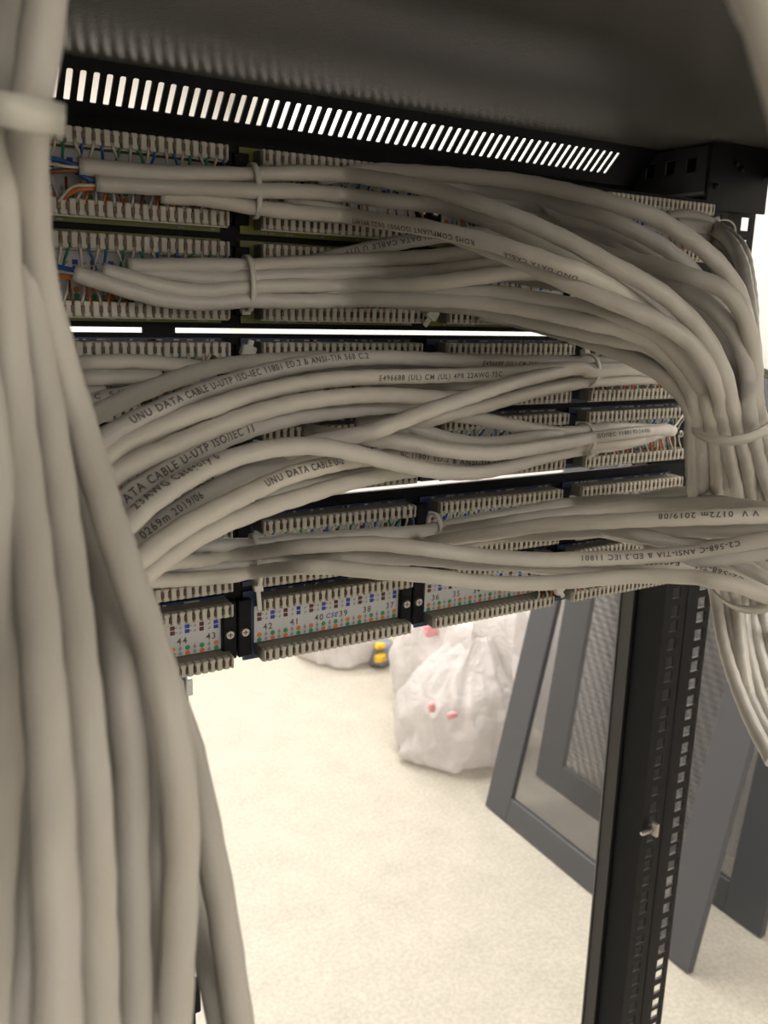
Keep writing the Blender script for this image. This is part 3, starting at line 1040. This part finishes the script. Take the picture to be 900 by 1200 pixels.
# --- lower bundle along the lowest panel
cable('grey cable topmost at the left tie of the lowest bundle, faint print on it',
      [(150, 672, 18), (195, 655, 17.2), (225, 644, -14), (257, 639, -14), (297, 638, -15), (337, 633, -17), (390, 630, -20), (440, 626, -20), (496, 622, -18), (519, 617, -18), (582, 605, -20), (640, 594, -22),
       (676, 589, -24), (729, 586, 13.6), (776, 589, 14), (838, 588, 15.2), (900, 600, 16.5), (925, 606, 16.6)], 'cable_g')
cable('grey cable second from the top at the left tie of the lowest bundle',
      [(150, 682, 18.4), (195, 660, 17.6), (243, 656, -18), (283, 650, -20), (337, 642, 16.6), (380, 639, 16.8), (438, 637, 16.8), (496, 643, 16.8), (553, 650, 16.6), (600, 654, 16.6), (640, 656, 16.6), (682, 655, 16.6),
       (745, 653, 16.7), (807, 648, 17), (854, 640, 17.4), (900, 632, 17.8), (930, 628, 18)], 'cable',
      text=('C2-568-C ANSI-TIA & ED.2 IEC 11801', 870, 0.0034, .1, True))
cable('grey cable third from the top at the left tie of the lowest bundle',
      [(170, 668, 16.6), (217, 664, -14), (257, 664, -16), (283, 661, -18), (337, 655, -22), (390, 652, 16), (438, 653, 15.9), (496, 655, 15.8), (553, 660, 15.8), (620, 661, 15.9), (713, 664, 16.1),
       (776, 660, 16.6), (838, 655, 17.2), (900, 646, 17.6), (930, 642, 17.8)], 'cable_g')
cable('grey cable lowest and frontmost of the lowest bundle, over the label cards',
      [(140, 684, 18), (170, 681, 17.6), (217, 679, -20), (270, 675, -22), (299, 670, -24), (350, 665, 16.6), (390, 665, 16.7), (438, 670, 16.7), (496, 674, 16.6), (553, 681, 16.4), (597, 684, 16.3), (640, 683, 16.3), (682, 680, 16.4),
       (745, 675, 16.6), (807, 676, 17), (838, 681, 17.3), (870, 688, 17.4), (905, 702, 17.4), (940, 716, 17.4)], 'cable_w')
cable('grey cable rising from the second tie of the lowest bundle to its upper edge',
      [(380, 648, -10), (440, 640, -12), (490, 632, -16), (519, 624, -22), (582, 614, 14.6), (620, 608, 14.8), (676, 601, 14.8), (729, 596, 14.8), (776, 593, 15), (838, 591, 15.8), (900, 597, 16.8), (930, 602, 17)], 'cable')
cable('grey cable printed 2019/08 upside down near the right edge, front of the lowest bundle',
      [(430, 648, -8), (480, 640, -14), (519, 633, 14.8), (582, 624, 15.6), (640, 615, 16.2), (713, 611, 16.9), (776, 608, 17.4), (838, 606, 17.8), (900, 604, 18), (930, 603, 18.1)], 'cable_w',
      text=('V V  0172m 2019/08', 885, 0.0036, .3, True))
cable('grey cable under the one printed 2019/08, with a shadow line between them',
      [(450, 652, -6), (519, 640, -14), (582, 629, 14.6), (640, 626, 15.2), (682, 623, 15.5), (745, 620, 16), (807, 621, 16.6), (854, 622, 17), (900, 621, 17.2), (930, 621, 17.4)], 'cable')
cable('grey cable falling towards the dark opening at the right of the lowest bundle',
      [(600, 614, 14.6), (650, 615, 15), (698, 619, 15.6), (745, 627, 16.2), (790, 636, 16.4), (830, 641, 16.4), (870, 637, 16.6), (910, 628, 16.8), (945, 620, 17)], 'cable')
cable('grey cable lowest in the shadowed opening of the lowest bundle',
      [(650, 617, 13.8), (700, 622, 14), (738, 630, 14.3), (775, 640, 14.6), (815, 651, 15), (860, 662, 15.4), (905, 680, 15.6), (945, 696, 15.8)], 'cable_g')
cable('grey cable with fine print along its middle, running to the big lower right tie',
      [(560, 652, -16), (600, 660, 14.6), (651, 667, 15.4), (698, 664, 16), (745, 663, 16.4), (790, 663, 16.8), (830, 669, 17), (863, 680, 17.2), (900, 698, 17.3), (925, 712, 17.3)], 'cable_w',
      text=('E496688 (UL) CM 75C 22AWG', 800, 0.0033, .35, True), text2=('C2-568-TIA', 872, 0.0034, .3, True))
cable('grey cable short in view, slanting behind the strap near the lower right edge',
      [(760, 640, 15), (810, 645, 15.8), (850, 655, 16.4), (880, 668, 16.6), (910, 686, 16.8), (945, 706, 17)], 'cable_g')
cable('grey cable slanting just above the lower right strap at the picture edge',
      [(800, 636, 15.4), (845, 644, 16.2), (875, 656, 16.4), (905, 672, 16.6), (945, 694, 16.8)], 'cable')
cable('grey cable curving out beneath the right end of the lowest bundle',
      [(650, 683, -4), (672, 674, -6), (700, 668, -10), (740, 665, -16), (790, 668, 14)], 'cable_g')
cable('grey cable humped at the top outline of the lowest bundle, below the right strip',
      [(700, 596, -10), (745, 585, -14), (791, 577, 12.8), (822, 580, 13.8), (854, 589, 14.6), (900, 608, 15.4), (940, 622, 15.8)], 'cable_g')
# extra cable falling at the far right below the lower strap
cable('grey cable hanging at the far right edge below the lower strap',
      [(885, 640, 16.8), (893, 690, 17.2), (899, 740, 17.4), (912, 800, 17.6)], 'cable')
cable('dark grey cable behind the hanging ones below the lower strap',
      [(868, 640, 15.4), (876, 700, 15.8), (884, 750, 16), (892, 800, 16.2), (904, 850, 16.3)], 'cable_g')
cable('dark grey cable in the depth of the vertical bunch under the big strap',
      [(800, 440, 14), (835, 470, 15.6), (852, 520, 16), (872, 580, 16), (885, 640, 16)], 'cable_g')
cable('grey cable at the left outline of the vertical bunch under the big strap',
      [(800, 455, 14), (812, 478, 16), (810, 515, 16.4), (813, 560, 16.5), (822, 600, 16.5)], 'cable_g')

# --- near bundle at the left
near = [
    ('out-of-focus grey cable at the right outline of the near bundle', [(60, -60, 50), (53, 0, 50), (42, 80, 50), (33, 140, 49), (34, 200, 46), (42, 300, 42), (60, 380, 40), (95, 500, 39), (140, 645, 41), (173, 740, 42), (192, 810, 43), (210, 920, 43), (213, 1000, 42), (209, 1100, 42), (203, 1230, 42)], 'cable'),
    ('out-of-focus grey cable breaking away from the near bundle over the floor', [(120, 640, 34), (165, 730, 35), (198, 810, 35), (222, 880, 35), (241, 967, 36), (257, 1050, 36), (268, 1120, 36), (284, 1230, 36)], 'cable'),
    ('short grey cable between the near bundle and the cable breaking away', [(185, 930, 31), (205, 985, 32), (222, 1052, 33), (239, 1110, 34), (253, 1160, 35), (268, 1240, 35)], 'cable_g'),
    ('out-of-focus grey cable just left of the right outline in the near bundle', [(10, 180, 39), (30, 300, 37), (52, 400, 36), (82, 520, 36), (112, 640, 37), (130, 730, 40), (141, 800, 43), (152, 900, 43), (153, 1000, 43), (155, 1100, 43), (158, 1230, 43)], 'cable_g'),
    ('grey cable squeezed deep between two front ones in the lower near bundle', [(110, 600, 33), (140, 700, 36), (164, 800, 39), (180, 900, 40), (186, 1000, 41), (192, 1100, 41), (193, 1230, 42)], 'cable_g'),
    ('out-of-focus grey cable in the middle front of the near bundle', [(8, -60, 46), (4, 60, 47), (8, 150, 45), (16, 250, 43), (35, 370, 41), (58, 500, 41), (78, 650, 43), (94, 800, 47), (104, 900, 48), (110, 1000, 48), (114, 1100, 47), (117, 1230, 47)], 'cable'),
    ('out-of-focus grey cable broadest at the lower left of the near bundle', [(-10, 120, 48), (-2, 250, 46), (8, 370, 44), (20, 500, 44), (37, 650, 47), (50, 800, 51), (58, 900, 53), (62, 1000, 55), (66, 1100, 56), (66, 1230, 58)], 'cable'),
    ('out-of-focus grey cable at the left picture edge of the near bundle', [(-50, 250, 46), (-30, 400, 46), (-12, 520, 46), (0, 650, 47), (7, 760, 48), (4, 880, 49), (-6, 1000, 50), (-18, 1230, 52)], 'cable'),
    ('dark grey cable in the gap near the left edge of the near bundle', [(0, 600, 38), (18, 720, 40), (28, 830, 41), (32, 950, 42), (28, 1060, 44), (18, 1230, 46)], 'cable_g'),
]
for lab, pts, m in near:
    pts = [(a, b, c * .93) for a, b, c in pts]
    cable(lab, pts, m, step=.004)
cable('out-of-focus grey cable cutting the top right corner of the picture', [(850, -120, 66), (886, -30, 68), (915, 40, 70), (940, 120, 72), (960, 240, 72)], 'cable_w')

# --- coloured pairs coming out of the cut jackets at the left
for lab, pts, m in [
    ('blue', [(96, 195, -5), (80, 191, -4), (62, 186, -2), (45, 184, 2)], 'blue'), ('white', [(96, 196, -6), (78, 195, -6), (60, 192, -4), (45, 190, 0)], 'wwhite'),
    ('brown', [(96, 199, -5), (78, 200, -5), (60, 201, -4), (45, 203, 0)], 'brown'), ('blue', [(113, 213, -6), (100, 208, -6), (92, 203, -4), (84, 200, 2)], 'blue'),
    ('orange', [(113, 220, -6), (98, 221, -6), (85, 224, -4), (74, 232, 0)], 'orange'), ('white', [(113, 217, -7), (98, 217, -7), (84, 219, -5), (68, 236, 0)], 'wwhite'),
    ('orange', [(90, 326, -9), (78, 324, -7), (66, 323, -4), (55, 324, 0)], 'orange'), ('blue', [(90, 317, -9), (78, 315, -7), (66, 312, -4), (58, 309, 0)], 'blue'),
    ('white', [(235, 431, -6), (240, 426, -5), (244, 420, -2), (246, 416, 0)], 'wwhite'), ('brown', [(234, 432, -5), (243, 428, -4), (249, 421, -1), (252, 416, 2)], 'brown'),
    ('white', [(785, 505, -16), (793, 497, -10), (800, 487, -4), (808, 478, 0)], 'wwhite'), ('white', [(783, 503, -12), (790, 510, -9), (791, 522, -4), (791, 530, 0)], 'wwhite'),
]:
    bm = bmesh.new()
    tube(bm, spline([onax(a, b, 1, c / 1000) for a, b, c in pts], .002), .0011 if m != 'wwhite' else .0007, 8)
    o = link('wire_pair', bm, M[m])
    where = ('cut end of the first cable on the topmost panel' if pts[0][1] < 205 else 'cut end of the second cable on the topmost panel' if pts[0][1] < 230 else
             'cut end in the second row of the topmost panel' if pts[0][1] < 400 else 'longer plain end under the middle panel strip' if pts[0][1] < 450 else 'printed cable end at the right of the middle panel')
    if lab == 'white' and pts[0][0] > 700:
        where += ', going up' if pts[-1][1] < 500 else ', going down'
    o['label'] = f'{lab} wire leaving the {where}'
    o['category'] = 'wire'

# --- ties
tie('white cable tie around the first bundle on the topmost panel', (297, 224, -11), (330, 224, -12), .0118, .0085, head=-1.9, tail=0)
tie('white cable tie around the second bundle on the topmost panel', (290, 332, -12), (325, 332, -13), .0125, .0090, head=3.6)
tie('narrow cable tie holding the small loop bundle at the top right corner', (843, 277, -20), (856, 287, 13.2), .0105, .0085, head=1.0, width=.002)
tie('cable tie around the upper bunch at the right of the middle panel', (688, 434, 13.4), (720, 434, 13), .0092, .0085, head=-.2)
tie('cable tie around the lower bunch at the right of the middle panel', (684, 514, 13.3), (716, 511, 13), .0090, .0085, head=2.6)
tie('white cable tie with a long tail around the left end of the lowest bundle', (299, 656, -19), (330, 652, -21), .0130, .0090, head=3.3, tail=.012)
tie('small cable tie behind the front cables of the lowest bundle, at the second module', (510, 622, -16), (540, 617, -17), .0100, .0075, head=2.4)
tie('small cable tie at the upper edge of the lowest bundle near the right module', (678, 596, -18), (710, 593, -20), .0060, .0070, head=2.2)
tie('long white strap binding the big sweep of cables at the right', (860, 474, 17.1), (869, 512, 16.6), .0215, .0250, head=.2, width=.0052)
tie('long pale strap crossing the bunch at the lower right edge', (884, 664, 15.6), (912, 700, 15.4), .0225, .0370, head=.2, width=.0052)
tie('out-of-focus strap around the near bundle at the upper left', (12, 131, 46), (12, 200, 45), .0080, .0160, head=.05, width=.0052)
# heads of unseen ties
for px, py, lab in ((291, 412, 'pale tie head standing on the fan under the gap between two middle modules'),
                    (655, 690, 'pale tie tail poking out under the lowest panel between the last two modules'),
                    (506, 368, 'short pale tie tail below the second bundle beside the third olive board')):
    c_ = onax(px, py, 1, -.006)
    bm = bmesh.new()
    box(bm, -.004, .0035, -.0025, .0025, -.003, .003, 0, .0008)
    box(bm, -.0015, .0015, -.0008, .0008, -.008, .006, 0, .0004)
    bmesh.ops.transform(bm, matrix=Matrix.Translation(c_) @ Matrix.Rotation({291: .3, 655: -.6, 506: .6}[px], 4, 'Y'), verts=bm.verts)
    o = link('tie_head', bm, M['tie'])
    o['label'] = lab
    o['category'] = 'cable tie'


# ------------------------------------------------------------------ rack doors leaning on the right wall
def mesh_mat():
    m = bpy.data.materials.new('perforated_steel')
    m.use_nodes = True
    nt = m.node_tree
    b = nt.nodes['Principled BSDF']
    b.inputs['Base Color'].default_value = (.07, .07, .075, 1)
    b.inputs['Roughness'].default_value = .4
    tc = nt.nodes.new('ShaderNodeTexCoord')
    sep = nt.nodes.new('ShaderNodeSeparateXYZ')
    nt.links.new(tc.outputs['Object'], sep.inputs[0])
    pit = .0078

    def math_(op, a, bb=None, c=None):
        n = nt.nodes.new('ShaderNodeMath')
        n.operation = op
        for i, v in enumerate((a, bb, c)):
            if v is None:
                continue
            if isinstance(v, (int, float)):
                n.inputs[i].default_value = v
            else:
                nt.links.new(v, n.inputs[i])
        return n.outputs[0]
    ky = math_('MULTIPLY', sep.outputs[1], 2 * math.pi / pit)
    kz = math_('MULTIPLY', sep.outputs[2], 2 * math.pi / (pit * .6))
    # staggered dots: cos(y) * cos(z)
    pr = math_('MULTIPLY', math_('COSINE', ky), math_('COSINE', kz))
    holes = math_('GREATER_THAN', math_('ABSOLUTE', pr), .40)
    tr = nt.nodes.new('ShaderNodeBsdfTransparent')
    mx = nt.nodes.new('ShaderNodeMixShader')
    out = nt.nodes['Material Output']
    nt.links.new(holes, mx.inputs[0])
    nt.links.new(b.outputs[0], mx.inputs[1])
    nt.links.new(tr.outputs[0], mx.inputs[2])
    nt.links.new(mx.outputs[0], out.inputs['Surface'])
    return m


MESH = mesh_mat()


def rack_door(x, y0, y1, h, tilt, label, frame_w, low, th=.02):
    """Door standing on the floor in the y-z plane, leaning by tilt towards +x."""
    t = bpy.data.objects.new('rack_door', None)
    COL.objects.link(t)
    t['label'] = label
    t['category'] = 'rack door'
    t['group'] = 'perforated rack doors leaning on the wall'
    wd = y1 - y0
    bm = bmesh.new()
    box(bm, 0, th, 0, frame_w, 0, h, 0, .002)
    box(bm, 0, th, wd - frame_w, wd, 0, h, 0, .002)
    box(bm, 0, th, frame_w, wd - frame_w, 0, low, 0, .002)
    box(bm, 0, th, frame_w, wd - frame_w, h - low, h, 0, .002)
    fr = link('frame', bm, M['door'])
    fr.parent = t
    bm = bmesh.new()
    v = [bm.verts.new((th * .5, a, b)) for a, b in ((frame_w, low), (wd - frame_w, low), (wd - frame_w, h - low), (frame_w, h - low))]
    bm.faces.new(v)
    ms = link('perforated_sheet', bm, MESH)
    ms.parent = t
    t.rotation_euler = (0, tilt, 0)
    t.location = (x, y0, .004)
    return t


rack_door(1.2216, .657, 1.436, 1.375, math.radians(11.2), 'grey perforated rack door in front, leaning beside the carrier bags', .10, .075)
rack_door(1.475, .652, 1.50, 1.35, math.radians(6), 'grey perforated rack door behind the front one, seen through its mesh', .11, .085)


# ------------------------------------------------------------------ carrier bags
def bag_mat():
    m = bpy.data.materials.new('thin_white_plastic')
    m.use_nodes = True
    nt = m.node_tree
    b = nt.nodes['Principled BSDF']
    b.inputs['Base Color'].default_value = (.80, .77, .77, 1)
    b.inputs['Roughness'].default_value = .28
    tl = nt.nodes.new('ShaderNodeBsdfTranslucent')
    tl.inputs[0].default_value = (.85, .82, .8, 1)
    tr = nt.nodes.new('ShaderNodeBsdfTransparent')
    m1, m2 = nt.nodes.new('ShaderNodeMixShader'), nt.nodes.new('ShaderNodeMixShader')
    m1.inputs[0].default_value = .35
    m2.inputs[0].default_value = .22
    tc = nt.nodes.new('ShaderNodeTexCoord')
    n = nt.nodes.new('ShaderNodeTexNoise')
    n.inputs['Scale'].default_value = 14
    n.inputs['Detail'].default_value = 5
    n.inputs['Distortion'].default_value = 1.5
    bp = nt.nodes.new('ShaderNodeBump')
    bp.inputs['Strength'].default_value = .8
    bp.inputs['Distance'].default_value = .02
    L = nt.links.new
    L(tc.outputs['Object'], n.inputs['Vector'])
    L(n.outputs['Fac'], bp.inputs['Height'])
    L(bp.outputs['Normal'], b.inputs['Normal'])
    L(b.outputs[0], m1.inputs[1])
    L(tl.outputs[0], m1.inputs[2])
    L(m1.outputs[0], m2.inputs[1])
    L(tr.outputs[0], m2.inputs[2])
    L(m2.outputs[0], nt.nodes['Material Output'].inputs['Surface'])
    return m


BAG = bag_mat()


def bag(label, loc, rx, ry, h, seed, handles=True, lean=(0, 0)):
    t = empty('carrier_bag', loc, label, 'carrier bag')
    bm = bmesh.new()
    NR, NS_ = 46, 96
    rings = []
    for i in range(NR + 1):
        v = i / NR
        prof = (.88 + .9 * v - 1.3 * v * v) if v < .35 else (.88 + .9 * .35 - 1.3 * .1225) * (1 - ((v - .35) / .65) ** 1.5 * .78)
        if v < .06:
            prof *= .86 + .14 * (v / .06) ** .5
        ring = []
        for k in range(NS_):
            a = 2 * math.pi * k / NS_
            q = Vector((math.cos(a) * 1.6 + seed, math.sin(a) * 1.6, v * 2.2))
            lump = 1 + .20 * noise.noise(q) + .07 * noise.noise(q * 3.1)
            fold = 1 + (.04 + .16 * max(0, v - .5)) * math.sin(a * 9 + 2.2 * noise.noise(q * .8) * 3 + seed)
            fold *= 1 + .022 * math.sin(a * 23 + 7 * v + 4 * noise.noise(q * 1.7))
            rr = prof * lump * fold
            z = h * v * (1 + .05 * noise.noise(q * 1.5)) if v > 0 else 0
            ring.append(bm.verts.new(Vector(loc) + Vector((rx * rr * math.cos(a) + lean[0] * v * v, ry * rr * math.sin(a) + lean[1] * v * v, max(z, .002)))))
        rings.append(ring)
    for i in range(NR):
        for k in range(NS_):
            bm.faces.new((rings[i][k], rings[i][(k + 1) % NS_], rings[i + 1][(k + 1) % NS_], rings[i + 1][k])).smooth = True
    bm.faces.new(list(reversed(rings[0])))
    c = sum((x.co for x in rings[-1]), Vector()) / NS_
    cv = bm.verts.new(c + Vector((0, 0, -.03)))
    for k in range(NS_):
        bm.faces.new((rings[-1][k], rings[-1][(k + 1) % NS_], cv)).smooth = True
    link('bag_body', bm, BAG, t)
    if handles:
        for s in handles:
            bm = bmesh.new()
            (hx, hy, hh, hw) = s
            base = c + Vector((hx, hy, -.10))
            pts = []
            for k in range(17):
                g = math.pi * k / 16
                pts.append(base + Vector((hw * math.cos(g), .4 * hw * math.cos(g), hh * math.sin(g) ** .8)))
            T, U = frames(pts)
            prev = None
            for k, p in enumerate(pts):
                wv = Vector((-.3, 1, .1)).normalized() * (.030 + .03 * abs(math.cos(math.pi * k / 16)))
                nrm = T[k].cross(wv).normalized() * (.004 + .003 * math.sin(k * 1.7))
                cur = [bm.verts.new(p - wv), bm.verts.new(p - wv * .3 + nrm), bm.verts.new(p + wv * .3 - nrm), bm.verts.new(p + wv)]
                if prev:
                    for j in range(3):
                        bm.faces.new((prev[j], prev[j + 1], cur[j + 1], cur[j])).smooth = True
                prev = cur
            link('bag_handle', bm, BAG, t)
    return t


bag('large translucent white carrier bag with a tall loop handle, beside the leaning doors', (1.345, 1.77, 0), .215, .20, .41, 2.3,
    handles=[(.10, -.05, .20, .065), (-.03, .02, .15, .05)], lean=(.06, 0))
bag('white carrier bag half hidden behind the large one, under the second module', (1.475, 2.12, 0), .15, .15, .42, 5.1, handles=[(0, 0, .10, .05)])
bag('low white carrier bag farthest to the left, just under the label cards', (1.37, 2.68, 0), .19, .19, .34, 8.7, handles=[(0, 0, .08, .05)])


def lump(name, label, cat, c, s, m, seed):
    bm = bmesh.new()
    bmesh.ops.create_icosphere(bm, subdivisions=3, radius=1)
    for v in bm.verts:
        k = 1 + .3 * noise.noise(v.co * 1.7 + Vector((seed, 0, 0)))
        q = max(abs(v.co.x), abs(v.co.y), abs(v.co.z))
        v.co = Vector((c[0] + v.co.x / q ** .5 * k * s[0], c[1] + v.co.y / q ** .5 * k * s[1], max(.003, c[2] + v.co.z / q ** .5 * k * s[2])))
    o = link(name, bm, M[m], None, True)
    o['label'] = label
    o['category'] = cat


FP = onax(446, 778, 2, 0)
RP = onax(530, 838, 1, 1.600)
RP2 = onax(506, 829, 1, 1.625)
lump('wrapper', 'pale pink wrapper pressed on the left front of the large carrier bag', 'wrapper', RP2, (.012, .007, .016), 'pink', 7)
lump('wrapper', 'small red wrapper showing through the front of the large carrier bag', 'wrapper', RP, (.018, .008, .010), 'pink', 1)
lump('wrapper', 'pink wrapper on the right foot of the large carrier bag by the door', 'wrapper', (1.50, 1.66, .035), (.045, .03, .03), 'pink', 2)
lump('wrapper', 'pale pink wrapper inside the top of the half hidden carrier bag', 'wrapper', (1.40, 2.03, .335), (.032, .012, .026), 'pink', 3)
lump('cloth_bundle', 'grey blue cloth bundle between the left and middle carrier bags', 'cloth', (FP.x, FP.y, .05), (.05, .05, .06), 'greyfab', 4)
lump('yellow_block', 'upper yellow plastic piece between the left and middle carrier bags', 'plastic piece', (FP.x - .035, FP.y - .045, .105), (.022, .016, .013), 'yellow', 5)
lump('yellow_block', 'lower yellow plastic piece between the left and middle carrier bags', 'plastic piece', (FP.x - .035, FP.y - .055, .055), (.026, .018, .018), 'yellow', 6)

# ------------------------------------------------------------------ ceiling lamps of the room, the last two added for their light
for i, (x_, y_, sx_, sy_, p_) in enumerate(LAMPS):
    bm = bmesh.new()
    a, b = sx_ / 2 + .03, sy_ / 2 + .03
    box(bm, x_ - a, x_ + a, y_ - b, y_ + b, 2.735, 2.748, 0, .002)
    for (u0, u1, v0, v1) in ((-a, a, -b, -b + .025), (-a, a, b - .025, b), (-a, -a + .025, -b + .025, b - .025), (a - .025, a, -b + .025, b - .025)):
        box(bm, x_ + u0, x_ + u1, y_ + v0, y_ + v1, 2.71, 2.735, 0)
    o = link('ceiling_lamp', bm, M['ceil'])
    o['label'] = 'flat white ceiling lamp ' + ['over the carrier bags', 'over the far end of the room beyond the bags', 'large, far behind the rack at the back of the room', 'small, behind the rack on the left', 'added over the far left of the room, brightening the slots', 'added beside the rack to brighten the right wall'][i]
    o['category'] = 'ceiling lamp'
